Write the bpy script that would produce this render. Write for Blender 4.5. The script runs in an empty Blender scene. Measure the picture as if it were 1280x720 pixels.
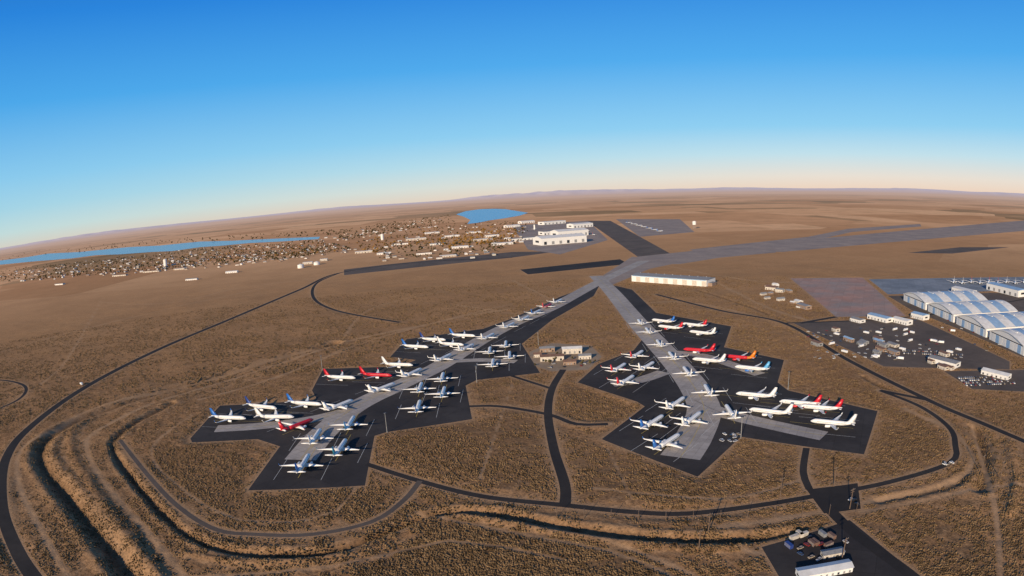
import bpy, bmesh, math, random
import numpy as np
from mathutils import Vector, Matrix
from mathutils.geometry import tessellate_polygon
random.seed(7); rng=np.random.default_rng(7)
S=bpy.context.scene
# ---------------------------------------------------------------- camera (wide action-cam lens, flat ground at z=0)
H=210.0; FPX=775.0; PITCH=math.asin(115/(2*FPX))*2; ROLL=math.radians(3.0)
F=Vector((0,math.cos(PITCH),-math.sin(PITCH))); R0=Vector((1,0,0)); U0=Vector((0,math.sin(PITCH),math.cos(PITCH)))
U=U0*math.cos(ROLL)+R0*math.sin(ROLL); R=R0*math.cos(ROLL)-U0*math.sin(ROLL)
cd=bpy.data.cameras.new("camera"); cam=bpy.data.objects.new("camera",cd); S.collection.objects.link(cam)
m=Matrix((R,U,-F)).transposed().to_4x4(); m.translation=(0,0,H); cam.matrix_world=m
# equisolid wide lens: 10.5 mm lens on a small action-camera sensor
cd.type='PANO'; cd.sensor_fit='HORIZONTAL'; cd.sensor_width=10.5*1280/FPX; cd.lens=10.5
cd.clip_start=1; cd.clip_end=400000
S.camera=cam
S.view_settings.view_transform='Standard'; S.view_settings.look='None'; S.view_settings.exposure=0

def G(px,py):
    "survey: ground point (metres) seen at a photo position"
    x=px-640; y=360-py; r=math.hypot(x,y)
    th=2*math.asin(r/(2*FPX)); s=math.sin(th)/max(r,1e-6)
    d=F*math.cos(th)+(R*x+U*y)*s
    if d.z>-0.0012: d.z=-0.0012
    t=-H/d.z
    return (d.x*t,d.y*t)
def GP(l): return [G(*p[:2]) for p in l]
def heading(cx,cy,dx,dy):
    n=math.hypot(dx,dy); a=G(cx-3*dx/n,cy-3*dy/n); b=G(cx+3*dx/n,cy+3*dy/n)
    return math.atan2(b[1]-a[1],b[0]-a[0])
def catmull(P,step=8.0,closed=False):
    out=[];n=len(P)
    for i in range(n-1):
        p0=P[max(i-1,0)];p1=P[i];p2=P[i+1];p3=P[min(i+2,n-1)]
        k=max(2,min(40,int(math.dist(p1,p2)/step)))
        for j in range(k):
            t=j/k
            out.append(tuple(0.5*((2*p1[c])+(-p0[c]+p2[c])*t+(2*p0[c]-5*p1[c]+4*p2[c]-p3[c])*t*t+(-p0[c]+3*p1[c]-3*p2[c]+p3[c])*t**3) for c in (0,1)))
    out.append(P[-1]); return out

# ---------------------------------------------------------------- materials
def newmat(name):
    M=bpy.data.materials.new(name); M.use_nodes=True
    nt=M.node_tree; b=nt.nodes['Principled BSDF']; return M,nt,b
def nd(nt,t,**k):
    n=nt.nodes.new(t)
    for a,v in k.items(): setattr(n,a,v)
    return n
def math_n(nt,op,a,b=None,clamp=False):
    n=nd(nt,'ShaderNodeMath',operation=op,use_clamp=clamp)
    for i,v in enumerate((a,b)):
        if v is None: continue
        if hasattr(v,'is_output'): nt.links.new(v,n.inputs[i])
        else: n.inputs[i].default_value=v
    return n.outputs[0]
def noise(nt,vec,scale,detail=3,rough=.6):
    n=nd(nt,'ShaderNodeTexNoise'); n.inputs['Scale'].default_value=scale; n.inputs['Detail'].default_value=detail
    n.inputs['Roughness'].default_value=rough; nt.links.new(vec,n.inputs['Vector']); return n.outputs[0]
def ramp(nt,fac,lo,hi):
    n=nd(nt,'ShaderNodeMapRange'); nt.links.new(fac,n.inputs[0]); n.inputs[1].default_value=lo; n.inputs[2].default_value=hi
    return n.outputs[0]
def mix(nt,fac,a,b,mode='MIX'):
    n=nd(nt,'ShaderNodeMix',data_type='RGBA',blend_type=mode)
    for s,v in ((0,fac),(6,a),(7,b)):
        if hasattr(v,'is_output'): nt.links.new(v,n.inputs[s])
        elif s==0: n.inputs[0].default_value=v
        else: n.inputs[s].default_value=(*v,1)
    return n.outputs[2]
def pos(nt): return nd(nt,'ShaderNodeNewGeometry').outputs['Position']
def simple(name,col,rough=.7,var=.15,scale=.6,metal=0.0,spec=.3):
    M,nt,b=newmat(name); p=pos(nt)
    f=noise(nt,p,scale,4)
    dark=tuple(c*(1-var*2) for c in col); lite=tuple(min(1,c*(1+var)) for c in col)
    nt.links.new(mix(nt,ramp(nt,f,.3,.7),dark,lite),b.inputs['Base Color'])
    b.inputs['Roughness'].default_value=rough; b.inputs['Metallic'].default_value=metal
    b.inputs['Specular IOR Level'].default_value=spec
    return M
def pavement(name,base,patch,rough=.9,slabs=0):
    M,nt,b=newmat(name); p=pos(nt)
    c=mix(nt,ramp(nt,noise(nt,p,.012,5),.35,.65),base,patch)
    c=mix(nt,math_n(nt,'MULTIPLY',ramp(nt,noise(nt,p,.09,6,.75),.45,.75),.5),c,tuple(x*.55 for x in base))
    c=mix(nt,math_n(nt,'MULTIPLY',ramp(nt,noise(nt,p,.9,3,.8),.45,.8),.4),c,tuple(x*1.6 for x in base))
    if slabs:
        mp=nd(nt,'ShaderNodeMapping'); mp.inputs['Rotation'].default_value=(0,0,.6); nt.links.new(p,mp.inputs['Vector'])
        br=nd(nt,'ShaderNodeTexBrick'); br.offset=0; br.inputs['Scale'].default_value=1; br.inputs['Brick Width'].default_value=slabs; br.inputs['Row Height'].default_value=slabs
        br.inputs['Mortar Size'].default_value=.18; br.inputs['Color1'].default_value=(.88,.88,.88,1); br.inputs['Color2'].default_value=(1.1,1.1,1.1,1); br.inputs['Mortar'].default_value=(.6,.6,.6,1)
        nt.links.new(mp.outputs[0],br.inputs['Vector']); c=mix(nt,.8,c,br.outputs['Color'],'MULTIPLY')
    nt.links.new(c,b.inputs['Base Color']); b.inputs['Roughness'].default_value=rough; b.inputs['Specular IOR Level'].default_value=.15
    return M
m_asph=pavement("asphalt_dark",(.040,.036,.037),(.068,.061,.058),slabs=24)
m_conc=pavement("concrete_grey",(.34,.31,.295),(.46,.42,.385),slabs=7.5)
m_run=pavement("runway_worn",(.27,.225,.205),(.39,.31,.26))
m_road=pavement("road_asphalt",(.030,.027,.027),(.055,.047,.042))
m_old=pavement("old_asphalt",(.105,.085,.073),(.165,.13,.105))
m_pink=pavement("apron_faded",(.32,.27,.25),(.46,.25,.19),slabs=22)
m_blue=pavement("apron_sealed",(.19,.22,.26),(.27,.30,.34),slabs=20)
m_grav=pavement("gravel_yard",(.28,.21,.145),(.40,.30,.21))
m_yel=simple("marking_yellow",(.55,.42,.12)); m_wht=simple("marking_white",(.6,.6,.58))
m_wall=simple("wall_cream",(.62,.56,.48)); m_wall2=simple("wall_white",(.80,.78,.74),var=.06); m_wall3=simple("wall_brown",(.33,.23,.17))
m_roofw=simple("roof_white",(.74,.74,.73),scale=.15,var=.08); m_roofg=simple("roof_grey",(.25,.26,.28)); m_roofb=simple("roof_blue",(.30,.46,.66),rough=.5,scale=.15,var=.08)
m_roofr=simple("roof_brown",(.2,.12,.09)); m_dark=simple("opening_dark",(.03,.035,.045),rough=.3)
m_steel=simple("galvanised_steel",(.3,.3,.3),rough=.5); m_tire=simple("tyre",(.02,.02,.02))
m_wood=simple("weathered_wood",(.16,.11,.08))

# ---------------------------------------------------------------- mesh builder
class MB:
    def __init__(s): s.v=[];s.f=[];s.m=[];s.mats=[]
    def mi(s,m):
        if m not in s.mats: s.mats.append(m)
        return s.mats.index(m)
    def add(s,vs,fs,m):
        o=len(s.v); s.v+= [tuple(v) for v in vs]; k=s.mi(m)
        for f in fs: s.f.append(tuple(i+o for i in f)); s.m.append(k)
    def box(s,c,d,m,rz=0,taper=1.0):
        x,y,z=d[0]/2,d[1]/2,d[2]/2; ca,sa=math.cos(rz),math.sin(rz); vs=[]
        for k,sz in ((1,-z),(taper,z)):
            for sx,sy in ((-x,-y),(x,-y),(x,y),(-x,y)):
                a,b=sx*k,sy*k; vs.append((c[0]+a*ca-b*sa,c[1]+a*sa+b*ca,c[2]+sz))
        s.add(vs,[(3,2,1,0),(4,5,6,7),(0,1,5,4),(1,2,6,5),(2,3,7,6),(3,0,4,7)],m)
    def loft(s,rings,m,cap=True):
        n=len(rings[0]); vs=[p for r in rings for p in r]; fs=[]
        for i in range(len(rings)-1):
            for j in range(n):
                fs.append((i*n+j,i*n+(j+1)%n,(i+1)*n+(j+1)%n,(i+1)*n+j))
        if cap: fs.append(tuple(range(n))[::-1]); fs.append(tuple((len(rings)-1)*n+j for j in range(n)))
        s.add(vs,fs,m)
    def cyl(s,c,r1,r2,h,m,n=10):
        s.loft([[(c[0]+r*math.cos(2*math.pi*j/n),c[1]+r*math.sin(2*math.pi*j/n),z) for j in range(n)] for r,z in ((r1,c[2]),(r2,c[2]+h))],m)
    def mesh(s,name,smooth=False):
        me=bpy.data.meshes.new(name); me.from_pydata(s.v,[],s.f)
        for m in s.mats: me.materials.append(m)
        me.polygons.foreach_set('material_index',s.m)
        if smooth: me.polygons.foreach_set('use_smooth',[True]*len(s.f))
        me.update(); return me
def obj(name,me,loc=(0,0,0),rz=0,sc=(1,1,1)):
    o=bpy.data.objects.new(name,me); S.collection.objects.link(o); o.location=loc; o.rotation_euler=(0,0,rz); o.scale=sc; return o

# ---------------------------------------------------------------- pavements (photo survey points)
paved_polys=[]; paved_lines=[]   # used to level the terrain
def area(name,pts,z,mat,level=True):
    P=GP(pts)
    tris=tessellate_polygon([[Vector((x,y,0)) for x,y in P]])
    a=MB(); fs=[]
    for t in tris:
        A,B,C=[P[i] for i in t]
        cr=(B[0]-A[0])*(C[1]-A[1])-(B[1]-A[1])*(C[0]-A[0])
        fs.append(t if cr>0 else t[::-1])
    a.add([(x,y,z) for x,y in P],fs,mat)
    if level: paved_polys.append(np.array(P))
    return obj(name,a.mesh(name))
def stripgeo(a,P,w,z,mat):
    vs=[];n=len(P)
    for i in range(n):
        p=P[max(i-1,0)];q=P[min(i+1,n-1)]; dx,dy=q[0]-p[0],q[1]-p[1]; l=math.hypot(dx,dy) or 1
        ww=w[0]+(w[1]-w[0])*i/(n-1) if isinstance(w,tuple) else w
        nx,ny=-dy/l*ww/2,dx/l*ww/2
        vs+=[(P[i][0]+nx,P[i][1]+ny,z),(P[i][0]-nx,P[i][1]-ny,z)]
    a.add(vs,[(2*i,2*i+1,2*i+3,2*i+2) for i in range(n-1)],mat)
def road(name,pts,w,z,mat,line=None,lw=.5,level=True):
    P=catmull(GP(pts)); a=MB(); stripgeo(a,P,w,z,mat)
    if line: stripgeo(a,P,lw,z+.03,line)
    if level: paved_lines.append((np.array(P),(max(w) if isinstance(w,tuple) else w)/2))
    return obj(name,a.mesh(name))

area("apron",[(752,352),(700,371),(640,398),(604,411),(508,424),(488,446),(520,450),(500,458),(404,461),(390,488),(396,499),(350,503),(275,507),(238,548),(240,553),(322,549),(350,558),(310,613),(456,607),(468,545),(484,540),(590,524),(582,482),(596,475),(675,466),(652,430),(690,400),(742,370)],.06,m_asph)
area("apron",[(764,356),(784,398),(803,424),(792,438),(748,455),(722,478),(796,502),(806,508),(752,549),(872,596),(926,546),(1080,568),(1097,514),(985,488),(972,478),(980,450),(905,434),(914,408),(820,391),(790,362)],.06,m_asph)
road("taxiway",[(805,326),(750,352),(690,384),(640,405),(600,426),(548,458),(500,481),(445,508),(405,540),(375,575)],(34,30),.10,m_conc,m_yel)
road("taxiway",[(745,345),(765,365),(796,402),(822,430),(846,456),(868,484),(880,512),(868,545),(850,572)],(34,34),.12,m_conc,m_yel)
road("taxi_lane",[(868,500),(900,515),(960,530),(1030,545)],22,.09,m_conc,m_yel)
road("taxi_lane",[(830,465),(800,475),(765,480)],20,.09,m_conc,m_yel)
road("taxi_lane",[(440,512),(390,524),(330,532),(270,536)],20,.09,m_conc,m_yel)
road("taxi_lane",[(835,440),(880,445),(950,468)],18,.09,m_conc,m_yel)
road("taxi_lane",[(560,452),(600,450),(645,452)],16,.09,m_conc,m_yel)
# runways
area("runway",[(796,321),(862,314),(1100,291),(1300,274),(1300,287),(1100,304),(900,322),(850,330),(812,330)],.05,m_run)
area("runway",[(733,276),(763,276),(838,317),(800,323)],.04,m_old)
area("taxiway",[(742,352),(790,321),(860,326),(812,336),(775,352),(760,358)],.08,m_run)
area("old_runway",[(430,337),(480,331),(640,315),(700,314),(640,322),(430,344)],.03,m_old)
area("old_runway",[(650,337),(775,324),(786,330),(660,343)],.03,m_road)
area("old_runway",[(1135,316),(1200,309),(1262,309),(1190,317)],.03,m_old)
area("old_runway",[(862,312),(1010,296),(1060,286),(1150,280),(1152,283),(1065,290),(1020,300),(870,315)],.035,m_run)
area("apron",[(988,348),(1078,347),(1132,395),(1045,396)],.05,m_pink)
area("apron",[(1086,349),(1290,346),(1290,362),(1180,366),(1110,368)],.05,m_blue)
area("apron",[(1110,370),(1180,368),(1290,364),(1290,450),(1275,445),(1200,412),(1140,388)],.04,m_old)
area("storage_yard",[(992,404),(1145,398),(1262,452),(1262,462),(1105,458),(1050,432)],.05,m_old)
area("parking_lot",[(1180,464),(1290,462),(1290,490),(1215,486)],.05,m_old)
area("parking_lot",[(952,684),(1062,650),(1150,722),(1150,740),(985,740)],.06,m_asph)
area("road_junction",[(1008,612),(1072,604),(1076,636),(1030,642)],.065,m_road)
area("apron",[(640,282),(735,276),(760,300),(700,318),(660,312)],.045,m_run)
area("apron",[(770,274),(850,274),(868,290),(800,296)],.045,m_run)
area("gravel_yard",[(662,440),(690,429),(738,432),(752,446),(735,462),(690,464),(664,456)],.05,m_grav)
# roads
road("perimeter_road",[(640,322),(520,328),(425,341),(375,362),(290,398),(200,436),(110,482),(40,532),(8,572),(2,630),(22,690),(60,745)],(11,13),.07,m_road)
road("service_road",[(425,341),(396,354),(392,372),(420,388),(500,403)],8,.055,m_road)
road("service_road",[(458,580),(520,600),(600,620),(700,631),(790,640),(860,642),(960,630),(1030,618),(1110,603),(1188,578),(1194,556),(1186,534),(1150,508),(1100,488)],6,.07,m_road)
road("service_road",[(706,632),(706,606),(692,560),(685,516),(690,486),(704,462)],8,.075,m_road)
road("service_road",[(585,508),(625,508),(685,518),(720,530),(760,530)],6,.072,m_road)
road("service_road",[(690,486),(640,470)],5,.078,m_road)
road("service_road",[(1012,612),(1004,590),(1008,560)],6,.074,m_road)
road("service_road",[(525,601),(505,625),(465,652),(390,668),(320,668),(270,662),(225,635),(190,600),(150,550)],4.5,.076,m_old)
road("access_road",[(820,368),(900,388),(980,404),(1060,450),(1160,500),(1230,530),(1300,560)],8,.07,m_road)
road("access_road",[(1290,372),(1150,395),(980,404)],7,.062,m_road)
road("access_road",[(1040,640),(1070,668),(1140,720),(1180,760)],9,.078,m_road)
road("service_road",[(-30,474),(10,476),(32,484),(22,500),(-25,520)],6,.06,m_road)
road("access_road",[(1045,396),(1000,404)],10,.066,m_road)
road("access_road",[(1100,488),(1160,500)],7,.069,m_road)
# ---------------------------------------------------------------- terrain: ditches, berms, tracks
ditches=[([(420,428),(300,462),(200,490),(110,520),(62,545),(50,572),(72,604),(105,645),(145,695),(185,745)],8,4.6),
 ([(215,505),(165,532),(141,556),(158,588),(195,632),(235,668),(290,688),(400,690),(470,668),(545,640),(620,643),(700,658),(850,675),(985,668),(1035,655)],4.0,3.0),
 ([(545,648),(480,680),(400,700),(300,702),(230,690)],3.5,-1.6),
 ([(560,640),(700,668),(850,688),(960,684)],3,-1.2),
 ([(1220,530),(1232,570),(1226,610)],6,3.0),([(1258,540),(1270,600),(1262,640)],5,-2),
 ([(150,505),(100,530),(88,556),(110,600),(150,655),(200,720)],6,-1.6),
 ([(620,388),(520,412),(400,446),(280,482),(205,508)],5,-1.4),
 ([(1080,470),(1160,515),(1215,560),(1200,600),(1100,625)],4,1.8),
 ([(870,362),(960,392),(1040,430),(1100,475)],4,1.2)]
tracks=[([(640,386),(560,400),(390,436),(240,478),(120,510),(70,536),(28,560),(22,600),(50,660),(90,730)],4),
 ([(190,505),(120,540),(108,560),(128,600),(180,660),(230,720)],4),
 ([(130,370),(90,440),(50,480)],2.5),([(205,500),(300,470),(420,432)],3),
 ([(600,640),(700,660),(820,700),(900,735)],2),([(520,640),(760,690),(860,735)],2),
 ([(1075,640),(1225,610),(1290,606)],3),([(1215,530),(1245,640),(1250,730)],3),
 ([(640,350),(700,380)],3),([(880,345),(950,380),(1010,400)],4),([(790,380),(860,378),(960,398)],4),
 ([(930,690),(1060,700),(1200,735)],3),([(1130,510),(1200,545),(1210,590),(1080,628),(900,660)],4),
 ([(250,500),(350,470),(480,420),(640,380)],3),([(0,440),(150,400),(330,360)],3),([(560,380),(640,392)],2),
 ([(455,585),(420,640),(300,650),(215,600),(190,560),(240,520)],1.6),([(740,610),(900,625),(1000,600)],1.6),
 ([(640,480),(600,600)],1.2),([(760,560),(790,625)],1.2),([(200,720),(420,706),(560,676),(700,700)],2),([(0,360),(160,380),(300,360),(420,345)],3),([(430,420),(480,380),(640,352)],2.5),([(820,330),(960,352),(1120,345)],4)]
# denser sagebrush stands (survey outline, density)
zones=[([(545,648),(700,672),(800,692),(870,730),(870,760),(430,760),(470,702)],1.0),
 ([(480,548),(588,528),(640,512),(682,530),(692,615),(600,608),(475,576)],.55),
 ([(706,540),(756,556),(872,602),(930,560),(1000,572),(1000,605),(850,632),(716,620)],.6),
 ([(692,486),(718,484),(796,508),(748,532),(694,522)],.45),
 ([(600,480),(680,472),(684,508),(600,504)],.4),
 ([(172,545),(235,558),(318,558),(300,620),(455,614),(515,602),(460,646),(330,656),(270,652),(205,600)],.6),
 ([(1100,640),(1215,620),(1240,735),(1180,735)],.45),([(1070,480),(1110,500),(1180,540),(1180,570),(1090,590),(1020,590),(1015,565),(1085,572),(1100,515)],.5)]
def seg_dist(X,Y,P):
    d=np.full(X.shape,1e9,dtype=np.float32)
    for i in range(len(P)-1):
        ax,ay=P[i];bx,by=P[i+1];vx,vy=bx-ax,by-ay;L=vx*vx+vy*vy
        if L<1e-6: continue
        t=np.clip(((X-ax)*vx+(Y-ay)*vy)/L,0,1)
        d=np.minimum(d,(X-ax-t*vx)**2+(Y-ay-t*vy)**2)
    return np.sqrt(d)
def inside(X,Y,P):
    r=np.zeros(X.shape,bool);n=len(P)
    for i in range(n):
        x1,y1=P[i];x2,y2=P[(i+1)%n]
        if y1==y2: continue
        c=((y1>Y)!=(y2>Y))&(X<(x2-x1)*(Y-y1)/(y2-y1)+x1); r^=c
    return r
def paved_dist(X,Y):
    d=np.full(X.shape,1e9,dtype=np.float32)
    for P,w in paved_lines: d=np.minimum(d,seg_dist(X,Y,P[::2] if len(P)>8 else P)-w)
    for P in paved_polys:
        e=seg_dist(X,Y,np.vstack([P,P[:1]])); e[inside(X,Y,P)]=-5; d=np.minimum(d,e)
    return d
_lat=rng.random((512,512)).astype(np.float32)
def vnoise(X,Y,s):
    x=X/s+1000.3;y=Y/s+1000.7;xi=np.floor(x).astype(int);yi=np.floor(y).astype(int);fx=x-xi;fy=y-yi
    fx=fx*fx*(3-2*fx);fy=fy*fy*(3-2*fy)
    g=lambda a,b:_lat[a%512,b%512]
    return (g(xi,yi)*(1-fx)+g(xi+1,yi)*fx)*(1-fy)+(g(xi,yi+1)*(1-fx)+g(xi+1,yi+1)*fx)*fy
def sm(x,a,b):
    t=np.clip((x-a)/(b-a),0,1); return t*t*(3-2*t)
def zone_val(x,y):
    z=np.zeros(x.shape,np.float32)
    for pts,v in zones:
        P=GP(pts); e=seg_dist(x,y,P+P[:1]); e=np.where(inside(x,y,P),e,-e)+(vnoise(x,y,18)-.5)*12
        z=np.maximum(z,v*sm(e,-2,6))
    return z
az=np.concatenate([np.radians(np.arange(-62,62.01,.25)),np.radians(np.arange(66,297.9,4.0))])
rr=[0.5,60,120,180,220]
while rr[-1]<150000:
    r=rr[-1]; rr.append(r+(1.9 if r<650 else (r*.0035 if r<2000 else r*.03)))
rr=np.array(rr); A_,R_=np.meshgrid(az,rr); X=(R_*np.sin(A_)).ravel(); Y=(R_*np.cos(A_)).ravel(); RR=R_.ravel(); AA=A_.ravel()
n=len(X); Z=np.zeros(n,np.float32); TR=np.zeros(n,np.float32); ZN=np.zeros(n,np.float32)
near=(RR<2300)&(RR>150)&((AA<1.2)|(AA>6)|(AA<0)); ix=np.where(near)[0]; x=X[ix];y=Y[ix];rn=RR[ix]
pd=paved_dist(x,y); flat=sm(pd,3,11)
h=(vnoise(x,y,9)-.5)*.6+(vnoise(x,y,3.7)-.5)*.5+(vnoise(x,y,60)-.5)*1.8+(vnoise(x,y,170)-.5)*2
tr=np.zeros(len(x),np.float32)
for pts,w in tracks:
    d=seg_dist(x,y,catmull(GP(pts),20)); d=d+(vnoise(x,y,14)-.5)*2; tr=np.maximum(tr,np.exp(-(d/w)**2)*(.5+.5*vnoise(x,y,25)))
for pts,w,dep in ditches:
    d=seg_dist(x,y,catmull(GP(pts),16)); d=d+(vnoise(x,y,30)-.5)*3
    dv=dep*(.75+.5*vnoise(x,y,45))
    g=np.exp(-(d/w)**2)
    h=h-dv*g + (abs(dep)*.25*np.exp(-((d-w*2)/(w*.7))**2) if dep>0 else 0)
    tr=np.maximum(tr,.3*np.exp(-((d-w*1.9)/(w*.8))**2))
    if dep>1: ZN[ix]=np.maximum(ZN[ix],1.2*np.exp(-(d/(w*.8))**2))  # ditch beds get the same darker ground colour as the scrub stands
h=h*flat*(1-sm(rn,1500,2200)); tr=np.maximum(tr,.8*np.exp(-np.clip(pd,0,99)/3.5)*(rn<2300))
Z[ix]=h; TR[ix]=tr*(1-sm(rn,1900,2300)); ZN[ix]=np.maximum(ZN[ix],zone_val(x,y))
def azpx(px,py=245):
    g=G(px,py); return math.atan2(g[0],g[1])
az1=np.where(AA>math.pi,AA-2*math.pi,AA)
ridge=np.zeros(n)
for px,w,e in ((700,.09,.0062),(610,.05,.003),(900,.14,.0036),(1130,.12,.004),(1270,.08,.003),(420,.08,.0022),(120,.14,.003),(780,.05,.0018)):
    a0=azpx(px); ridge+=e*np.exp(-((az1-a0)/w)**2)
ridge*=(.8+.4*vnoise(az1*900,RR/900,16))
Z+=(sm(RR,45000,85000)*RR*ridge + sm(RR,15000,30000)*(vnoise(X,Y,2600)-.5)*28).astype(np.float32)
na=len(az);nr=len(rr)
I=np.arange((nr-1)*na).reshape(nr-1,na); J=np.roll(I,-1,axis=1)
quads=np.stack([I,J,J+na,I+na],-1).reshape(-1,4)[:, ::-1]
me=bpy.data.meshes.new("ground"); me.vertices.add(n); me.vertices.foreach_set('co',np.stack([X,Y,Z],-1).astype(np.float32).ravel())
nf=len(quads); me.loops.add(nf*4); me.loops.foreach_set('vertex_index',quads.ravel().astype(np.int32))
me.polygons.add(nf); me.polygons.foreach_set('loop_start',np.arange(0,nf*4,4,dtype=np.int32)); 
me.polygons.foreach_set('use_smooth',np.ones(nf,bool))
at=me.attributes.new('track','FLOAT','POINT'); at.data.foreach_set('value',TR)
at=me.attributes.new('scrub_ditch','FLOAT','POINT'); at.data.foreach_set('value',ZN)
me.update(calc_edges=True); me.validate()
if me.polygons[nf//2].normal.z<0: me.flip_normals()
ground=obj("ground",me)
# ground shader
M,nt,b=newmat("dry_sagebrush_steppe"); p=pos(nt)
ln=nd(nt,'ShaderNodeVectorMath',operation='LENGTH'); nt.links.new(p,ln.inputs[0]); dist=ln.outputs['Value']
c=mix(nt,ramp(nt,noise(nt,p,.006,5,.6),.35,.65),(.32,.180,.092),(.48,.275,.138))
c=mix(nt,math_n(nt,'MULTIPLY',ramp(nt,noise(nt,p,.03,6,.7),.42,.7),.6),c,(.20,.118,.064))
mp=nd(nt,'ShaderNodeMapping'); mp.inputs['Rotation'].default_value=(0,0,.5); mp.inputs['Scale'].default_value=(.012,.09,.05); nt.links.new(p,mp.inputs['Vector'])
c=mix(nt,math_n(nt,'MULTIPLY',ramp(nt,noise(nt,mp.outputs[0],1,5,.7),.5,.7),.4),c,(.54,.34,.185))
c=mix(nt,math_n(nt,'MULTIPLY',ramp(nt,noise(nt,p,.45,4,.7),.45,.62),.85),c,(.11,.070,.042))
c=mix(nt,ramp(nt,noise(nt,p,.17,5,.75),.53,.75),c,(.60,.37,.20))
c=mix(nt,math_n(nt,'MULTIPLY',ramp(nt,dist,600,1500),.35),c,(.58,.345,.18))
az_=nd(nt,'ShaderNodeAttribute',attribute_name='scrub_ditch')
c=mix(nt,math_n(nt,'MULTIPLY',az_.outputs['Fac'],.55,True),c,(.12,.080,.048))
att=nd(nt,'ShaderNodeAttribute',attribute_name='track')
c=mix(nt,math_n(nt,'MULTIPLY',att.outputs['Fac'],.8),c,(.50,.33,.20))
vo=nd(nt,'ShaderNodeTexVoronoi'); vo.distance='CHEBYCHEV'; vo.inputs['Scale'].default_value=.0009; nt.links.new(p,vo.inputs['Vector'])
sep=nd(nt,'ShaderNodeSeparateColor'); nt.links.new(vo.outputs['Color'],sep.inputs[0])
fc=mix(nt,sep.outputs[0],(.54,.29,.15),(.90,.55,.31))
fc=mix(nt,ramp(nt,sep.outputs[1],.8,.84),fc,(.30,.21,.12))
fc=mix(nt,math_n(nt,'MULTIPLY',ramp(nt,noise(nt,p,.0006,5,.6),.4,.65),.6),fc,(.84,.49,.27))
fc=mix(nt,math_n(nt,'MULTIPLY',ramp(nt,noise(nt,p,.004,6,.7),.45,.7),.45),fc,(.34,.20,.11))
c=mix(nt,ramp(nt,dist,1500,3600),c,fc)
c=mix(nt,ramp(nt,dist,6000,30000),c,(.95,.68,.50))  # haze painted into the ground colour: paler with distance
c=mix(nt,ramp(nt,dist,40000,80000),c,(.88,.78,.80))  # far hills: pale haze tint put into the base colour
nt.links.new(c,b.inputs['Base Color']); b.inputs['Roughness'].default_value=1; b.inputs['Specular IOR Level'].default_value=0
bp=nd(nt,'ShaderNodeBump'); bp.inputs['Strength'].default_value=.7; bp.inputs['Distance'].default_value=.6
nt.links.new(noise(nt,p,.5,4,.7),bp.inputs['Height']); nt.links.new(bp.outputs[0],b.inputs['Normal'])
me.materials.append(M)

# ---------------------------------------------------------------- sagebrush (one object)
N=360000
ra=270*(1500/270)**rng.random(N); aa=np.radians(rng.uniform(-58,58,N)); bx=ra*np.sin(aa); by=ra*np.cos(aa)
dn=vnoise(bx,by,40)*.45+vnoise(bx,by,7)*.55+zone_val(bx,by)*.22
keep=dn>.34+.32*rng.random(N); bx=bx[keep];by=by[keep]
keep=(paved_dist(bx,by)>2.5)
for pts,w in tracks: keep&=seg_dist(bx,by,catmull(GP(pts),30))>w*.9
bx=bx[keep];by=by[keep];k=len(bx); sz=rng.uniform(.4,.95,k)*(1+ (np.hypot(bx,by)>800)*.5); an=rng.random(k)*6.28
ri=np.clip(np.searchsorted(rr,np.hypot(bx,by)),0,nr-1); aidx=np.clip(np.round((np.degrees(np.arctan2(bx,by))+62)/.25).astype(int),0,na-1); bz=Z[ri*na+aidx]
V=np.zeros((k,9,3),np.float32)
for q in range(4):
    a=an+q*math.pi/2
    V[:,q]=np.stack([bx+sz*.75*np.cos(a),by+sz*.75*np.sin(a),bz-.25],-1)
    j=rng.uniform(.6,1.1,k)
    V[:,4+q]=np.stack([bx+sz*j*np.cos(a+.5),by+sz*j*np.sin(a+.5),bz+sz*rng.uniform(.3,.6,k)],-1)
V[:,8]=np.stack([bx,by,bz+sz*rng.uniform(.8,1.2,k)],-1)
T=[]
for q in range(4):
    r_=(q+1)%4; T+=[(q,r_,4+q),(r_,4+r_,4+q),(4+q,4+r_,8)]
T=np.array(T); FA=(T[None]+9*np.arange(k)[:,None,None]).reshape(-1,3)
mb=bpy.data.meshes.new("sagebrush"); mb.vertices.add(k*9); mb.vertices.foreach_set('co',V.ravel()); mb.loops.add(len(FA)*3)
mb.loops.foreach_set('vertex_index',FA.ravel().astype(np.int32)); mb.polygons.add(len(FA)); mb.polygons.foreach_set('loop_start',np.arange(0,len(FA)*3,3,dtype=np.int32)); mb.update(calc_edges=True)
mb.materials.append(simple("sagebrush_leaf",(.22,.145,.078),rough=1,var=.4,scale=.2,spec=0)); obj("sagebrush",mb)

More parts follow.
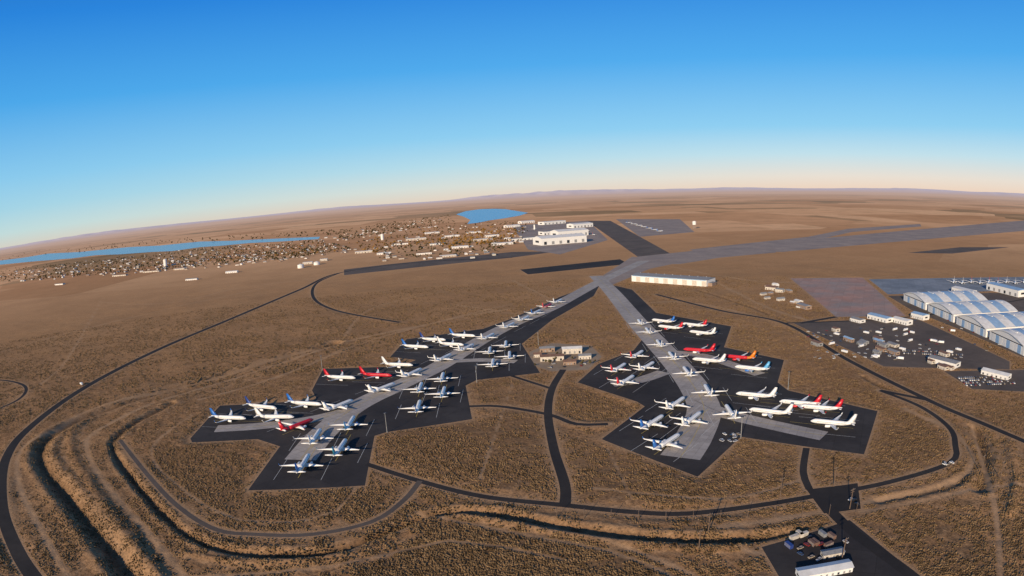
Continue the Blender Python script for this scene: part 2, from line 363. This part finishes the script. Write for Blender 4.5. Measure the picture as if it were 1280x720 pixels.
# ---------------------------------------------------------------- airliners
paintbase={}
def paint(name,col):
    if name in paintbase: return paintbase[name]
    M=simple("paint_"+name,col,rough=.35,var=.04,scale=.4,spec=.5); paintbase[name]=M; return M
def ring(y,r,z,rx=1,n=16): return [(r*rx*math.cos(2*math.pi*j/n),y,z+r*math.sin(2*math.pi*j/n)) for j in range(n)]
def airliner(body,tail,eng,L=39.5):
    a=MB(); z0=3.3
    st=[(19.7,.12,-.55),(19.2,.6,-.45),(18.2,1.12,-.3),(16.8,1.6,-.1),(15,1.86,0),(12,1.9,0),(-6,1.9,0),(-9.5,1.78,.12),(-13,1.35,.5),(-16.5,.8,.95),(-19.2,.3,1.3)]
    a.loft([ring(y,r,z0+dz) for y,r,dz in st[:8]],body)
    a.loft([ring(y,r*.998,z0+dz) for y,r,dz in st[7:]],tail if tail.name!='paint_white' and body.name!='paint_white' else body)
    WG=paint('wing',(.86,.85,.84))
    for s in (-1,1):
        def sec(x,yl,ch,z,t): 
            P=[(x,yl,z),(x,yl-ch*.3,z+t*.6),(x,yl-ch,z),(x,yl-ch*.4,z-t*.4)]; return P
        w=[sec(s*1.2,4.6,8.2,z0-1.1,1.1),sec(s*5.8,2.2,5.2,z0-.65,.7),sec(s*16.8,-3.6,1.8,z0+.55,.25),sec(s*17.5,-4.6,1.3,z0+1.3,.15),sec(s*17.9,-5.6,.7,z0+3.0,.08)]
        a.loft(w[:4],WG); a.loft(w[3:],tail)
        hs=[sec(s*.6,-14.2,4.2,z0+1.2,.4),sec(s*7.1,-17.6,1.5,z0+1.9,.12)]
        a.loft(hs,WG)
        n=14
        def er(y,r): return [(s*4.9+r*math.cos(2*math.pi*j/n),y,z0-1.75+r*math.sin(2*math.pi*j/n)) for j in range(n)]
        a.loft([er(6.3,.95),er(6.0,1.12),er(4.5,1.18),er(2.8,.95),er(1.8,.6)],eng); a.loft([er(6.32,.86),er(6.34,.2)],m_dark)
        a.box((s*4.9,2.6,z0-.9),(.3,3.2,.7),body)
        a.box((s*1.895,2.5,z0+.35),(.03,23,.28),m_dark)
        for yy in (14,-11): a.box((s*(1.87 if yy>0 else 1.6),yy,z0+.1),(.04,.12,1.8),m_steel)
        a.box((s*2.9,-.6,1.3),(.25,.25,2.4),m_steel)
        for q in (-.35,.35):
            a.loft([[(s*2.9+q+e,-.6+.55*math.cos(2*math.pi*j/10),.55+.55*math.sin(2*math.pi*j/10)) for j in range(10)] for e in (-.17,.17)],m_tire)
        a.box((s*.55,18.15,z0+.42),(.7,.7,.3),m_dark,rz=-s*.5)
    a.box((0,13.6,1.1),(.2,.2,2),m_steel)
    a.loft([[(e,13.6+.4*math.cos(2*math.pi*j/10),.4+.4*math.sin(2*math.pi*j/10)) for j in range(10)] for e in (-.2,.2)],m_tire)
    def fs(y,ch,z,t): return [(0,y,z),(t,y-ch*.35,z),(0,y-ch,z),(-t,y-ch*.35,z)]
    a.loft([fs(-9.6,9.0,z0+1.5,.12),fs(-12.6,6.2,z0+2.5,.28),fs(-17.4,2.6,z0+8.9,.14)],tail)
    return a.mesh("airliner_mesh",True)
W=paint('white',(.87,.86,.84)); RED=paint('red',(.62,.02,.035)); BLU=paint('blue',(.03,.16,.52)); NAV=paint('navy',(.03,.06,.24))
TEAL=paint('teal',(.04,.32,.45)); ORG=paint('orange',(.75,.22,.02)); CY=paint('skyblue',(.12,.42,.72))
var={'w':airliner(W,W,W),'r':airliner(W,RED,W),'b':airliner(W,BLU,W),'n':airliner(W,NAV,W),'t':airliner(W,TEAL,W),'o':airliner(RED,ORG,RED),'c':airliner(W,CY,BLU),
     'R':airliner(RED,RED,W),'m':airliner(W,RED,RED)}
mk=MB(); AS=1.12
def plane(cx,cy,dx,dy,v='w',lead=True,sc=AS):
    g=G(cx,cy+2); a=heading(cx,cy,dx,dy); obj("parked_airliner",var[v],(g[0],g[1],.14 if lead else .06),a-math.pi/2+random.uniform(-.03,.03),(sc,)*3)
    if lead:
        u=(math.cos(a),math.sin(a)); 
        stripgeo(mk,[(g[0]-u[0]*20,g[1]-u[1]*20),(g[0]+u[0]*42,g[1]+u[1]*42)],.45,.155,m_yel)
        nx,ny=-u[1],u[0]
        for s in (-1,1):
            stripgeo(mk,[(g[0]+nx*20.5*s-u[0]*24,g[1]+ny*20.5*s-u[1]*24),(g[0]+nx*20.5*s+u[0]*20,g[1]+ny*20.5*s+u[1]*20)],.4,.15,m_wht)
L_=[(286,524,1,.03,'b'),(327,510,1,.1,'n'),(344,523,1,0,'w'),(381,506,1,.05,'b'),(424,509,1,-.4,'w'),(372,534,1,-.4,'R'),(395,549,.5,-.85,'w'),(438,532,.5,-.85,'c'),
(426,563,.5,-.85,'t'),(380,583,.5,-.85,'b'),(425,473,1,.03,'r'),(470,470,1,.03,'R'),(497,457,1,.03,'w'),(515,468,1,-.45,'w'),(478,487,1,-.4,'w'),
(525,487,.3,-.9,'w'),(523,511,.3,-.9,'b'),(553,474,.3,-.9,'w'),(554,493,.3,-.9,'c'),(519,434,1,.05,'b'),(541,425,1,.05,'n'),(563,431,1,.05,'w'),(578,420,1,.05,'b'),
(554,449,1,-.5,'w'),(583,436,1,-.5,'w'),(612,440,.1,-.9,'w'),(616,456,.1,-.9,'w'),(637,446,.1,-.9,'b'),(632,432,.1,-.9,'w'),(610,422,1,-.5,'w'),(636,408,1,-.5,'w'),(655,399,1,-.5,'w'),(670,391,1,-.5,'b'),(684,383,1,-.5,'R'),(697,377,1,-.5,'w')]
R_L=[(829,402,-1,-.12,'b'),(868,407,-1,-.12,'r'),(838,410,-1,-.12,'m'),(878,417,-1,-.12,'w'),(800,404,-.6,-.8,'w'),(810,415,-.6,-.8,'w'),(824,431,-.6,-.8,'w'),(796,445,.8,-.5,'r'),(773,462,.8,-.5,'m'),
(808,460,.8,-.5,'w'),(782,478,.8,-.5,'r'),(840,447,-.6,-.8,'w'),(859,467,-.55,-.8,'w'),(874,439,-1,-.08,'R'),(886,452,-1,-.1,'w'),(924,448,-1,-.1,'o'),(940,462,-1,-.1,'c'),(885,491,-.5,-.85,'w'),
(844,507,.8,-.55,'w'),(815,531,.8,-.55,'b'),(864,527,.75,-.6,'w'),(833,556,.8,-.55,'b'),(913,518,-.5,-.8,'w'),(945,496,-1,-.1,'w'),(963,517,-1,-.12,'w'),(1000,506,-1,-.1,'m'),(1026,512,-1,-.08,'r'),(1041,531,-1,-.1,'w')]
for q in L_+R_L: plane(*q)
obj("apron_marking",mk.mesh("apron_marking"))
for i in range(9): plane(1192+i*11,351.5+(i%2)*1.2,-.3,.6,random.choice('rrmww'),False)
for i in range(7): plane(786+i*6.5,277+i*1.8,1,-.1,random.choice('wwwb'),False,1.3)
for i,(qx,qy) in enumerate([(640,291),(655,288),(668,285),(742,292),(735,287)]): plane(qx,qy,1,.2,random.choice('wrb'),False)

# ---------------------------------------------------------------- vehicles
def car_mesh(col):
    a=MB(); P=paint(*col)
    a.box((0,0,.62),(1.8,4.5,.62),P,taper=.96); a.box((0,-.2,1.2),(1.6,2.5,.56),m_dark,taper=.8); a.box((0,-.25,1.5),(1.28,1.9,.06),P)
    for sx in (-.82,.82):
        for sy in (-1.4,1.4): a.loft([[(sx+e,sy+.34*math.cos(2*math.pi*j/8),.34+.34*math.sin(2*math.pi*j/8)) for j in range(8)] for e in (-.1,.1)],m_tire)
    return a.mesh("car_mesh")
def truck_mesh(col):
    a=MB(); P=paint(*col)
    a.box((0,-1.2,2.0),(2.5,8,2.6),W); a.box((0,4.2,1.6),(2.4,2.2,2.2),P,taper=.9); a.box((0,5.15,2.0),(2.0,.3,.8),m_dark); a.box((0,.4,.6),(1.2,9.4,.3),m_steel)
    for sx in (-1.05,1.05):
        for sy in (-4,-2.8,4): a.loft([[(sx+e,sy+.5*math.cos(2*math.pi*j/8),.5+.5*math.sin(2*math.pi*j/8)) for j in range(8)] for e in (-.15,.15)],m_tire)
    return a.mesh("truck_mesh")
cars=[car_mesh(c) for c in (('white',0),('silver',(.5,.5,.52)),('white',0),('silver',0),('black',(.03,.03,.035)),('darkred',(.25,.03,.03)),('carblue',(.05,.08,.16)),('tan',(.4,.33,.25)))]
trucks=[truck_mesh(c) for c in (('white',0),('silver',0),('darkred',0))]
def scatter_v(n,x0,y0,x1,y1,kind='car'):
    for i in range(n):
        px=random.uniform(x0,x1);py=random.uniform(y0,y1);g=G(px,py)
        if kind=='car': obj("parked_car",random.choice(cars),(g[0],g[1],.08),random.choice((.3,1.87,.35))+random.uniform(-.1,.1))
        else: obj("box_truck",random.choice(trucks),(g[0],g[1],.08),random.choice((.3,1.87,.8)))
def lot_rows(px,py,rows,cols,rz,gap=3.0,fill=.8,rowgap=9):
    g=G(px,py)
    for i in range(rows):
        for j in range(cols):
            if random.random()>fill: continue
            lx,ly=j*gap,i*rowgap; x=g[0]+lx*math.cos(rz)-ly*math.sin(rz); y=g[1]+lx*math.sin(rz)+ly*math.cos(rz)
            obj("parked_car",random.choice(cars),(x,y,.06),rz+random.uniform(-.04,.04))
lot_rows(1208,482,4,24,-.35,fill=.65); lot_rows(1130,442,2,30,-.5,fill=.55,rowgap=14); scatter_v(14,900,543,925,552); scatter_v(12,1000,672,1060,700); scatter_v(60,1010,410,1130,450); scatter_v(22,1020,410,1200,452,'t')
scatter_v(8,680,452,735,460); scatter_v(35,1140,392,1262,452); scatter_v(3,1060,612,1072,632); scatter_v(4,1178,578,1190,582)
g=G(102,481); obj("box_truck",trucks[0],(g[0],g[1],.08),1.0)

# ---------------------------------------------------------------- buildings
def bld(name,cx,cy,w,d,h,wall,roof,dirpx=(1,0),gable=.0,doors=3,lean=0):
    g=G(cx,cy); a0=heading(cx,cy,*dirpx); a=MB()
    a.box((0,0,h/2-.2),(w,d,h+.4),wall)
    if gable>0:
        e=.5; P=[(-w/2-e,-d/2-e,h+.003),(w/2+e,-d/2-e,h+.003),(w/2+e,d/2+e,h+.003),(-w/2-e,d/2+e,h+.003),(-w/2-e,0,h+gable),(w/2+e,0,h+gable)]
        a.add(P,[(0,1,5,4),(2,3,4,5),(3,0,4),(1,2,5),(3,2,1,0)],roof)
    else:
        a.box((0,0,h+.35),(w+.6,d+.6,.3),roof)
        for _ in range(max(1,int(w/15))): a.box((random.uniform(-w*.4,w*.4),random.uniform(-d*.3,d*.3),h+1.0),(2.2,2.2,1.0),m_steel)
    k=max(1,doors)
    for i in range(k):
        xx=-w/2+(i+.5)*w/k
        for s in (-1,1):
            a.box((xx,s*(d/2+.02),h*.3),(w/k*.35,.1,h*.45),m_dark if (i%3==0) else m_steel)
    for s in (-1,1): a.box((s*(w/2+.02),0,h*.5),(.1,d*.4,h*.3),m_dark)
    return obj(name,a.mesh(name),(g[0],g[1],0),a0)
def big_hangar():
    g=G(841,353); a0=heading(841,353,1,.07); a=MB(); w,d,h=196,46,14
    a.box((0,0,h/2-.2),(w,d,h+.4),m_wall2); a.box((0,-.15-d/2,h-1),(w*.98,.3,1.6),m_roofb)
    for i in range(16): a.box((-w/2+(i+.5)*w/16,-d/2-.12,h*.4),(w/16-.7,.22,h*.8-.1),m_wall if i%2 else m_wall2)
    a.add([(-w/2-1,-d/2-1,h+.003),(w/2+1,-d/2-1,h+.003),(w/2+1,d/2+1,h+.003),(-w/2-1,d/2+1,h+.003),(-w/2-1,0,h+3.5),(w/2+1,0,h+3.5)],[(0,1,5,4),(2,3,4,5),(3,0,4),(1,2,5),(3,2,1,0)],m_roofg)
    for i in range(9): a.box((-w/2+(i+.5)*w/9,0,h+3.9),(2,2,1.6),m_steel)
    a.box((w/2+5.01,-4,3.3),(10,22,7),m_wall3); a.box((w/2+5.01,-4,7.0),(10.6,22.6,.35),m_roofg)
    obj("maintenance_hangar",a.mesh("maintenance_hangar"),(g[0],g[1],0),a0)
big_hangar()
bld("office_block",965,362,26,16,6,m_wall,m_roofr,(1,.1),3,4); bld("office_block",975,365,18,12,6,m_wall,m_roofg,(1,.1),2,4)
bld("storage_shed",1005,385,30,14,6,m_wall3,m_roofg,(1,.3),2,3); bld("storage_shed",998,379,16,12,5,m_wall,m_roofw,(1,.3),2,3)
for q in [("service_building",690,450,30,12,6,m_wall,m_roofr),("service_building",715,441,26,12,7,m_wall,m_roofw),("service_building",684,439,20,9,5,m_wall3,m_roofg),("equipment_shed",731,448,16,8,4.5,m_wall,m_roofg),("equipment_shed",712,455,16,8,4,m_wall3,m_roofr),("equipment_shed",672,446,10,7,4,m_wall,m_roofr)]:
    bld(*q,(1,-.05),2,4)
def arch_hangar(P0,P1,depth,h0,h1):
    w=math.dist(P0,P1)*.9; cx,cy=(P0[0]+P1[0])/2,(P0[1]+P1[1])/2; ang=math.atan2(P1[1]-P0[1],P1[0]-P0[0]); a=MB()
    n=14; prof=[(-w/2,0)]+[(-w/2+w*i/n,h0+(h1-h0)*math.sin(math.pi*i/n)) for i in range(n+1)]+[(w/2,0)]
    vs=[(x,0,z) for x,z in prof]+[(x,depth,z) for x,z in prof]; N_=len(prof)
    a.add(vs,[tuple(range(N_)),tuple(range(2*N_-1,N_-1,-1)),(0,N_,N_+1,1),(N_-2,2*N_-2,2*N_-1,N_-1)],m_wall2)
    NB=7
    for i in range(1,n+1):
        x0,z0=prof[i];x1,z1=prof[i+1]
        for q in range(NB):
            ya=-1.5+(depth+3)*q/NB; yb=-1.5+(depth+3)*(q+1)/NB
            a.add([(x0,ya,z0+.25),(x1,ya,z1+.25),(x1,yb,z1+.25),(x0,yb,z0+.25)],[(0,1,2,3)],m_roofb if q%2 else m_roofw)
        a.add([(x0,-1.5,z0+.25),(x1,-1.5,z1+.25),(x0,-1.5,z0-.9),(x1,-1.5,z1-.9)],[(2,3,1,0)],m_wall2)
    for i in range(8): a.box((-w*.42+w*.84*(i+.5)/8,-.15,h0*.42),(w*.84/8-.8,.3,h0*.84),m_roofb if i%3==1 else m_wall2)
    a.box((0,-.1,h0*.93),(w*.9,.25,1.2),m_dark)
    for k in range(6):
        a.box((0,depth*(k+.5)/6,h1+.5),(w*.22,3,.8),m_roofw)
    obj("aircraft_hangar",a.mesh("aircraft_hangar"),(cx,cy,0),ang)
A0=G(1128,375);A1=G(1282,446); K=4
for i in range(K):
    p0=tuple(A0[c]+(A1[c]-A0[c])*i/K for c in (0,1));p1=tuple(A0[c]+(A1[c]-A0[c])*(i+1)/K for c in (0,1))
    arch_hangar(p0,p1,150,13,22)
bld("storage_shed",1030,716,34,9,3.5,m_wall2,m_roofw,(1,-.18),1.2,9); bld("storage_shed",1040,694,14,6,3,m_wall,m_roofg,(1,-.18),1,3)
for i in range(9):
    g=G(985+i*7+random.uniform(-2,2),672+random.uniform(-4,14)); a=MB(); a.box((0,0,1.35),(2.5,6.5,2.6),random.choice([m_roofr,m_wall,m_roofg,NAV]))
    for s in (-1,1):
        for kx in range(8): a.box((s*1.27,-2.8+kx*.8,1.35),(.06,.3,2.3),m_steel)
    a.box((0,3.27,1.35),(.1,.05,2.4),m_steel); obj("shipping_container",a.mesh("shipping_container"),(g[0],g[1],.06),random.choice((.2,1.8)))
for i in range(16):
    px=random.uniform(1015,1190);py=408+ (px-1015)*.2+random.uniform(0,26); bld("storage_shed",px,py,random.uniform(8,20),random.uniform(6,10),random.uniform(3,5),random.choice([m_wall,m_wall3,m_steel]),random.choice([m_roofg,m_roofg,m_roofr,m_roofb]),(1,.35),1.5,3)
for (px,py,w,d,h,ro) in [(1258,366,110,34,14,m_roofb),(1205,367,60,26,10,m_roofw),(1100,400,46,18,7,m_roofb),(1128,404,34,16,7,m_roofw),(1150,398,30,18,8,m_roofb),(1072,402,24,14,5,m_roofg),(1245,470,40,14,5,m_roofw),(1180,455,44,16,6,m_roofg)]:
    bld("warehouse",px,py,w,d,h,m_wall2,ro,(1,.25),2,6)
for (x_,y_,w,d,h,ro,gb) in [(700,304,210,90,28,m_roofw,9),(712,295,170,80,28,m_roofw,8),(688,293,110,60,18,m_roofg,0),(652,300,120,40,10,m_roofg,3),(628,306,90,30,9,m_roofw,2),(600,301,80,30,9,m_roofw,0),(520,300,110,40,10,m_roofw,0),(500,306,80,30,8,m_roofr,2),
    (575,310,70,25,8,m_roofw,2),(548,306,80,25,8,m_roofg,2),(480,318,60,18,7,m_roofw,2),(455,316,80,25,8,m_roofw,0),(530,318,60,20,7,m_roofr,2),(560,321,60,18,6,m_roofw,2),(725,284,150,70,22,m_roofw,5),(690,280,190,70,20,m_roofw,0),(658,279,120,50,16,m_roofw,4),(640,284,100,50,14,m_roofw,3),(595,291,70,40,8,m_roofw,0),(615,296,70,30,10,m_roofw,2),(565,296,80,30,9,m_roofw,0),(540,292,90,36,9,m_roofw,2),
    (150,345,90,18,6,m_roofr,2),(190,340,100,20,6,m_roofr,2),(225,337,60,18,6,m_roofg,2),(385,330,40,20,8,m_roofw,0),(405,326,30,20,8,m_roofw,0),(75,356,60,18,6,m_roofr,2),(290,341,50,16,6,m_roofw,2),(240,350,50,14,5,m_roofg,2)]:
    bld("warehouse" if h<14 else "aircraft_hangar",x_,y_,w,d,h,random.choice([m_wall,m_wall2,m_wall2]) if h<14 else m_wall2,ro,(1,-.08),gb,6)
hm=[]
for wl in (m_wall2,m_wall,m_wall3):
    for rf in (m_roofg,m_roofw,m_roofr):
        a=MB(); a.box((0,0,1.8),(15,9,4),wl); a.add([(-8,-5,3.81),(8,-5,3.81),(8,5,3.81),(-8,5,3.81),(-8,0,6.5),(8,0,6.5)],[(0,1,5,4),(2,3,4,5),(3,0,4),(1,2,5),(3,2,1,0)],rf)
        for xx in (-5,-1.5,4.5): a.box((xx,-4.53,1.9),(1.5,.1,1.2),m_dark); a.box((xx,4.53,1.9),(1.5,.1,1.2),m_dark)
        a.box((1.6,-4.53,1.1),(1.1,.1,2.1),m_roofr); a.box((4,1.5,6.2),(.8,.8,1.6),m_roofr); hm.append(a.mesh("house_mesh"))
def town(n,poly,smin=1,smax=1.8):
    P=np.array(poly); c=0
    while c<n:
        px=random.uniform(P[:,0].min(),P[:,0].max());py=random.uniform(P[:,1].min(),P[:,1].max())
        if not inside(np.array([px]),np.array([py]),P)[0]: continue
        g=G(px,py); s=random.uniform(smin,smax); obj("house",random.choice(hm),(g[0],g[1],0),random.choice((.2,1.77))+random.uniform(-.1,.1),(s,s,s)); c+=1
town(420,[(0,342),(120,325),(260,310),(400,300),(450,312),(400,322),(300,332),(150,344),(0,354)],.7,1.25)
town(90,[(440,305),(560,282),(660,276),(660,300),(620,322),(470,328)],.8,1.4)
town(60,[(400,296),(560,270),(560,282),(430,303)],.9,1.6); town(10,[(1010,395),(1000,360),(960,355),(940,372)],.7,1.0)
def tree_mass(name,regions,mat):
    a=MB()
    for n_,poly,s0,s1 in regions:
        P=np.array(poly);c=0
        while c<n_:
            px=random.uniform(P[:,0].min(),P[:,0].max());py=random.uniform(P[:,1].min(),P[:,1].max())
            if not inside(np.array([px]),np.array([py]),P)[0]: continue
            g=G(px,py); c+=1; s=random.uniform(s0,s1)
            a.cyl((g[0],g[1],-.2),.35,.2,s*.5,m_wood,5)
            for _ in range(5):
                ox,oy,oz=random.gauss(0,s*.28),random.gauss(0,s*.28),s*random.uniform(.4,.95); r=s*random.uniform(.18,.34)
                vs=[(g[0]+ox+dx*r*random.uniform(.7,1.3),g[1]+oy+dy*r*random.uniform(.7,1.3),oz+dz*r*random.uniform(.7,1.2)) for dx,dy,dz in ((1,0,0),(0,1,0),(-1,0,0),(0,-1,0),(0,0,1),(0,0,-1))]
                a.add(vs,[(0,1,4),(1,2,4),(2,3,4),(3,0,4),(1,0,5),(2,1,5),(3,2,5),(0,3,5)],mat)
    obj(name,a.mesh(name))
m_tree=simple("foliage_olive",(.09,.075,.035),rough=1,var=.4,scale=.05,spec=0); m_gold=simple("foliage_autumn",(.34,.18,.04),rough=1,var=.35,scale=.05,spec=0)
tree_mass("distant_trees",[(1100,[(0,338),(120,325),(260,311),(400,300),(440,312),(400,320),(300,330),(150,342),(0,354)],7,13),(380,[(440,303),(560,281),(660,276),(660,298),(620,318),(470,326)],7,12),(300,[(400,292),(560,268),(570,278),(430,302)],9,16),(160,[(0,318),(200,300),(420,288),(420,294),(200,306),(0,326)],12,20),(14,[(664,440),(740,434),(745,460),(668,460)],3,6)],m_tree)
tree_mass("autumn_trees",[(200,[(545,300),(600,284),(655,286),(640,302),(560,312)],8,13),(260,[(0,340),(400,302),(420,316),(0,352)],7,11),(120,[(430,303),(545,284),(560,300),(470,322)],7,11)],m_gold)
def tank(px,py,r,h,mat=m_wall2,leg=0,name="storage_tank"):
    g=G(px,py);a=MB()
    if leg:
        for q in range(4): a.cyl((r*.6*math.cos(q*1.57+.7),r*.6*math.sin(q*1.57+.7),-.2),.5,.4,leg+.4,m_steel,6)
    a.cyl((0,0,leg),r,r,h,mat,20); a.cyl((0,0,leg+h),r*1.02,r*.1,r*.3,mat,20); obj(name,a.mesh(name),(g[0],g[1],0))
tank(207,333,10,36,name="water_tower"); tank(478,300,9,34,name="water_tower"); tank(376,335,12,12); tank(396,331,12,10); tank(868,286,10,18,leg=22,name="water_tower")
def ctower(px,py):
    g=G(px,py);a=MB(); a.box((0,0,15),(9,9,30.4),m_wall2,taper=.8); a.cyl((0,0,30.2),5,7,4,m_dark,8); a.cyl((0,0,34.2),7.6,6.5,1,m_wall2,8); a.cyl((0,0,35.2),.2,.1,6,m_steel,5); obj("control_tower",a.mesh("control_tower"),(g[0],g[1],0))
ctower(668,287)
def mast(px,py,h=20):
    g=G(px,py);a=MB(); a.cyl((0,0,-.2),.4,.2,h,m_steel,8); a.cyl((0,0,h-.4),1.3,1.3,.25,m_steel,8)
    for q in range(6): a.box((1.2*math.cos(q),1.2*math.sin(q),h-.1),(.5,.4,.6),m_dark,rz=q)
    obj("light_mast",a.mesh("light_mast"),(g[0],g[1],.06))
for q in [(596,478),(484,541),(673,432),(926,548),(985,487),(403,463)]: mast(*q)
pm=MB(); pm.cyl((0,0,-.3),.28,.18,11.3,m_wood,6); pm.box((0,0,10.2),(3,.2,.25),m_wood); pm.box((0,0,9.1),(2.4,.2,.2),m_wood)
for sx in (-1.3,-.5,.5,1.3): pm.cyl((sx,0,10.3),.08,.08,.3,m_steel,5)
pmesh=pm.mesh("utility_pole_mesh")
for i in range(16):
    px=560+i*34; py=650+ (i-8)**2*-.25+ i*.2; g=G(px,py); obj("utility_pole",pmesh,(g[0],g[1],-.5),1.2,(.8,.8,.8))
for px,py in [(873,690),(885,668),(975,622),(1062,636),(1226,592),(1250,600),(1042,608),(1052,700)]:
    g=G(px,py); obj("utility_pole",pmesh,(g[0],g[1],-.5),.3,(1.5,1.5,1.5))

# ---------------------------------------------------------------- water
def water(name,pts,col):
    M,nt,b=newmat(name+"_surface"); b.inputs['Base Color'].default_value=(*col,1); b.inputs['Roughness'].default_value=.25; b.inputs['Specular IOR Level'].default_value=.3
    bp=nd(nt,'ShaderNodeBump'); bp.inputs['Strength'].default_value=.6; bp.inputs['Distance'].default_value=1; nt.links.new(noise(nt,pos(nt),.06,4),bp.inputs['Height']); nt.links.new(bp.outputs[0],b.inputs['Normal'])
    area(name,pts,.5,M,False)
water("lake",[(570,268),(582,264),(600,261.5),(618,261),(632,261.5),(660,266),(650,269.5),(630,273),(612,275.5),(598,278.5),(584,280),(588,275),(580,271)],(.05,.30,.58))
water("lake",[(-10,327),(30,322),(60,317),(100,315),(160,309),(200,307),(250,302),(290,301),(330,299),(400,296),(398,299),(350,302),(310,304),(280,307),(250,309),(215,314),(190,315),(150,318),(120,319),(90,323),(40,327),(-10,332)],(.20,.36,.46))

# ---------------------------------------------------------------- light
SUN_EL=math.radians(16.5); SH=math.radians(28)
d=Vector((math.sin(SH)*math.cos(SUN_EL),math.cos(SH)*math.cos(SUN_EL),-math.sin(SUN_EL)))
sl=bpy.data.lights.new("sun",'SUN'); sl.energy=5; sl.angle=math.radians(.5); sl.color=(1,.80,.56)
so=bpy.data.objects.new("sun",sl); S.collection.objects.link(so); so.rotation_euler=d.to_track_quat('-Z','Y').to_euler(); so.location=(0,-50,400)
w=bpy.data.worlds.new("World"); S.world=w; w.use_nodes=True; nt=w.node_tree; bg=nt.nodes['Background']
sk=nt.nodes.new('ShaderNodeTexSky'); sk.sky_type='NISHITA'; sk.sun_disc=False; sk.sun_elevation=SUN_EL; sk.sun_rotation=math.pi+SH
sk.altitude=300; sk.air_density=1.0; sk.dust_density=.6; sk.ozone_density=3
tc=nt.nodes.new('ShaderNodeTexCoord'); sx=nt.nodes.new('ShaderNodeSeparateXYZ'); nt.links.new(tc.outputs['Generated'],sx.inputs[0])
def cr(stops):
    r_=nt.nodes.new('ShaderNodeValToRGB'); e=r_.color_ramp.elements
    while len(e)<len(stops): e.new(.5)
    for el,(pz,c_) in zip(e,stops): el.position=pz; el.color=(*c_,1)
    nt.links.new(sx.outputs['Z'],r_.inputs[0]); return r_.outputs[0]
hi=[(.10,(.26,.62,.90)),(.21,(.065,.41,.88)),(.34,(.014,.24,.77)),(.42,(.012,.17,.60)),(.58,(.03,.10,.28)),(.9,(.05,.08,.16))]
left=cr([(0,(.70,.68,.60)),(.02,(.56,.75,.76)),(.055,(.38,.69,.84))]+hi)
right=cr([(0,(.90,.68,.54)),(.02,(.84,.75,.67)),(.055,(.54,.75,.85))]+hi)
skc=mix(nt,ramp(nt,sx.outputs['X'],-.75,.5),left,right)
sc_=nd(nt,'ShaderNodeVectorMath',operation='SCALE'); nt.links.new(skc,sc_.inputs[0]); sc_.inputs['Scale'].default_value=10
fin=mix(nt,.12,sc_.outputs[0],sk.outputs[0])
nt.links.new(fin,bg.inputs[0]); bg.inputs[1].default_value=.1
print("verts",n,"bushes",k)
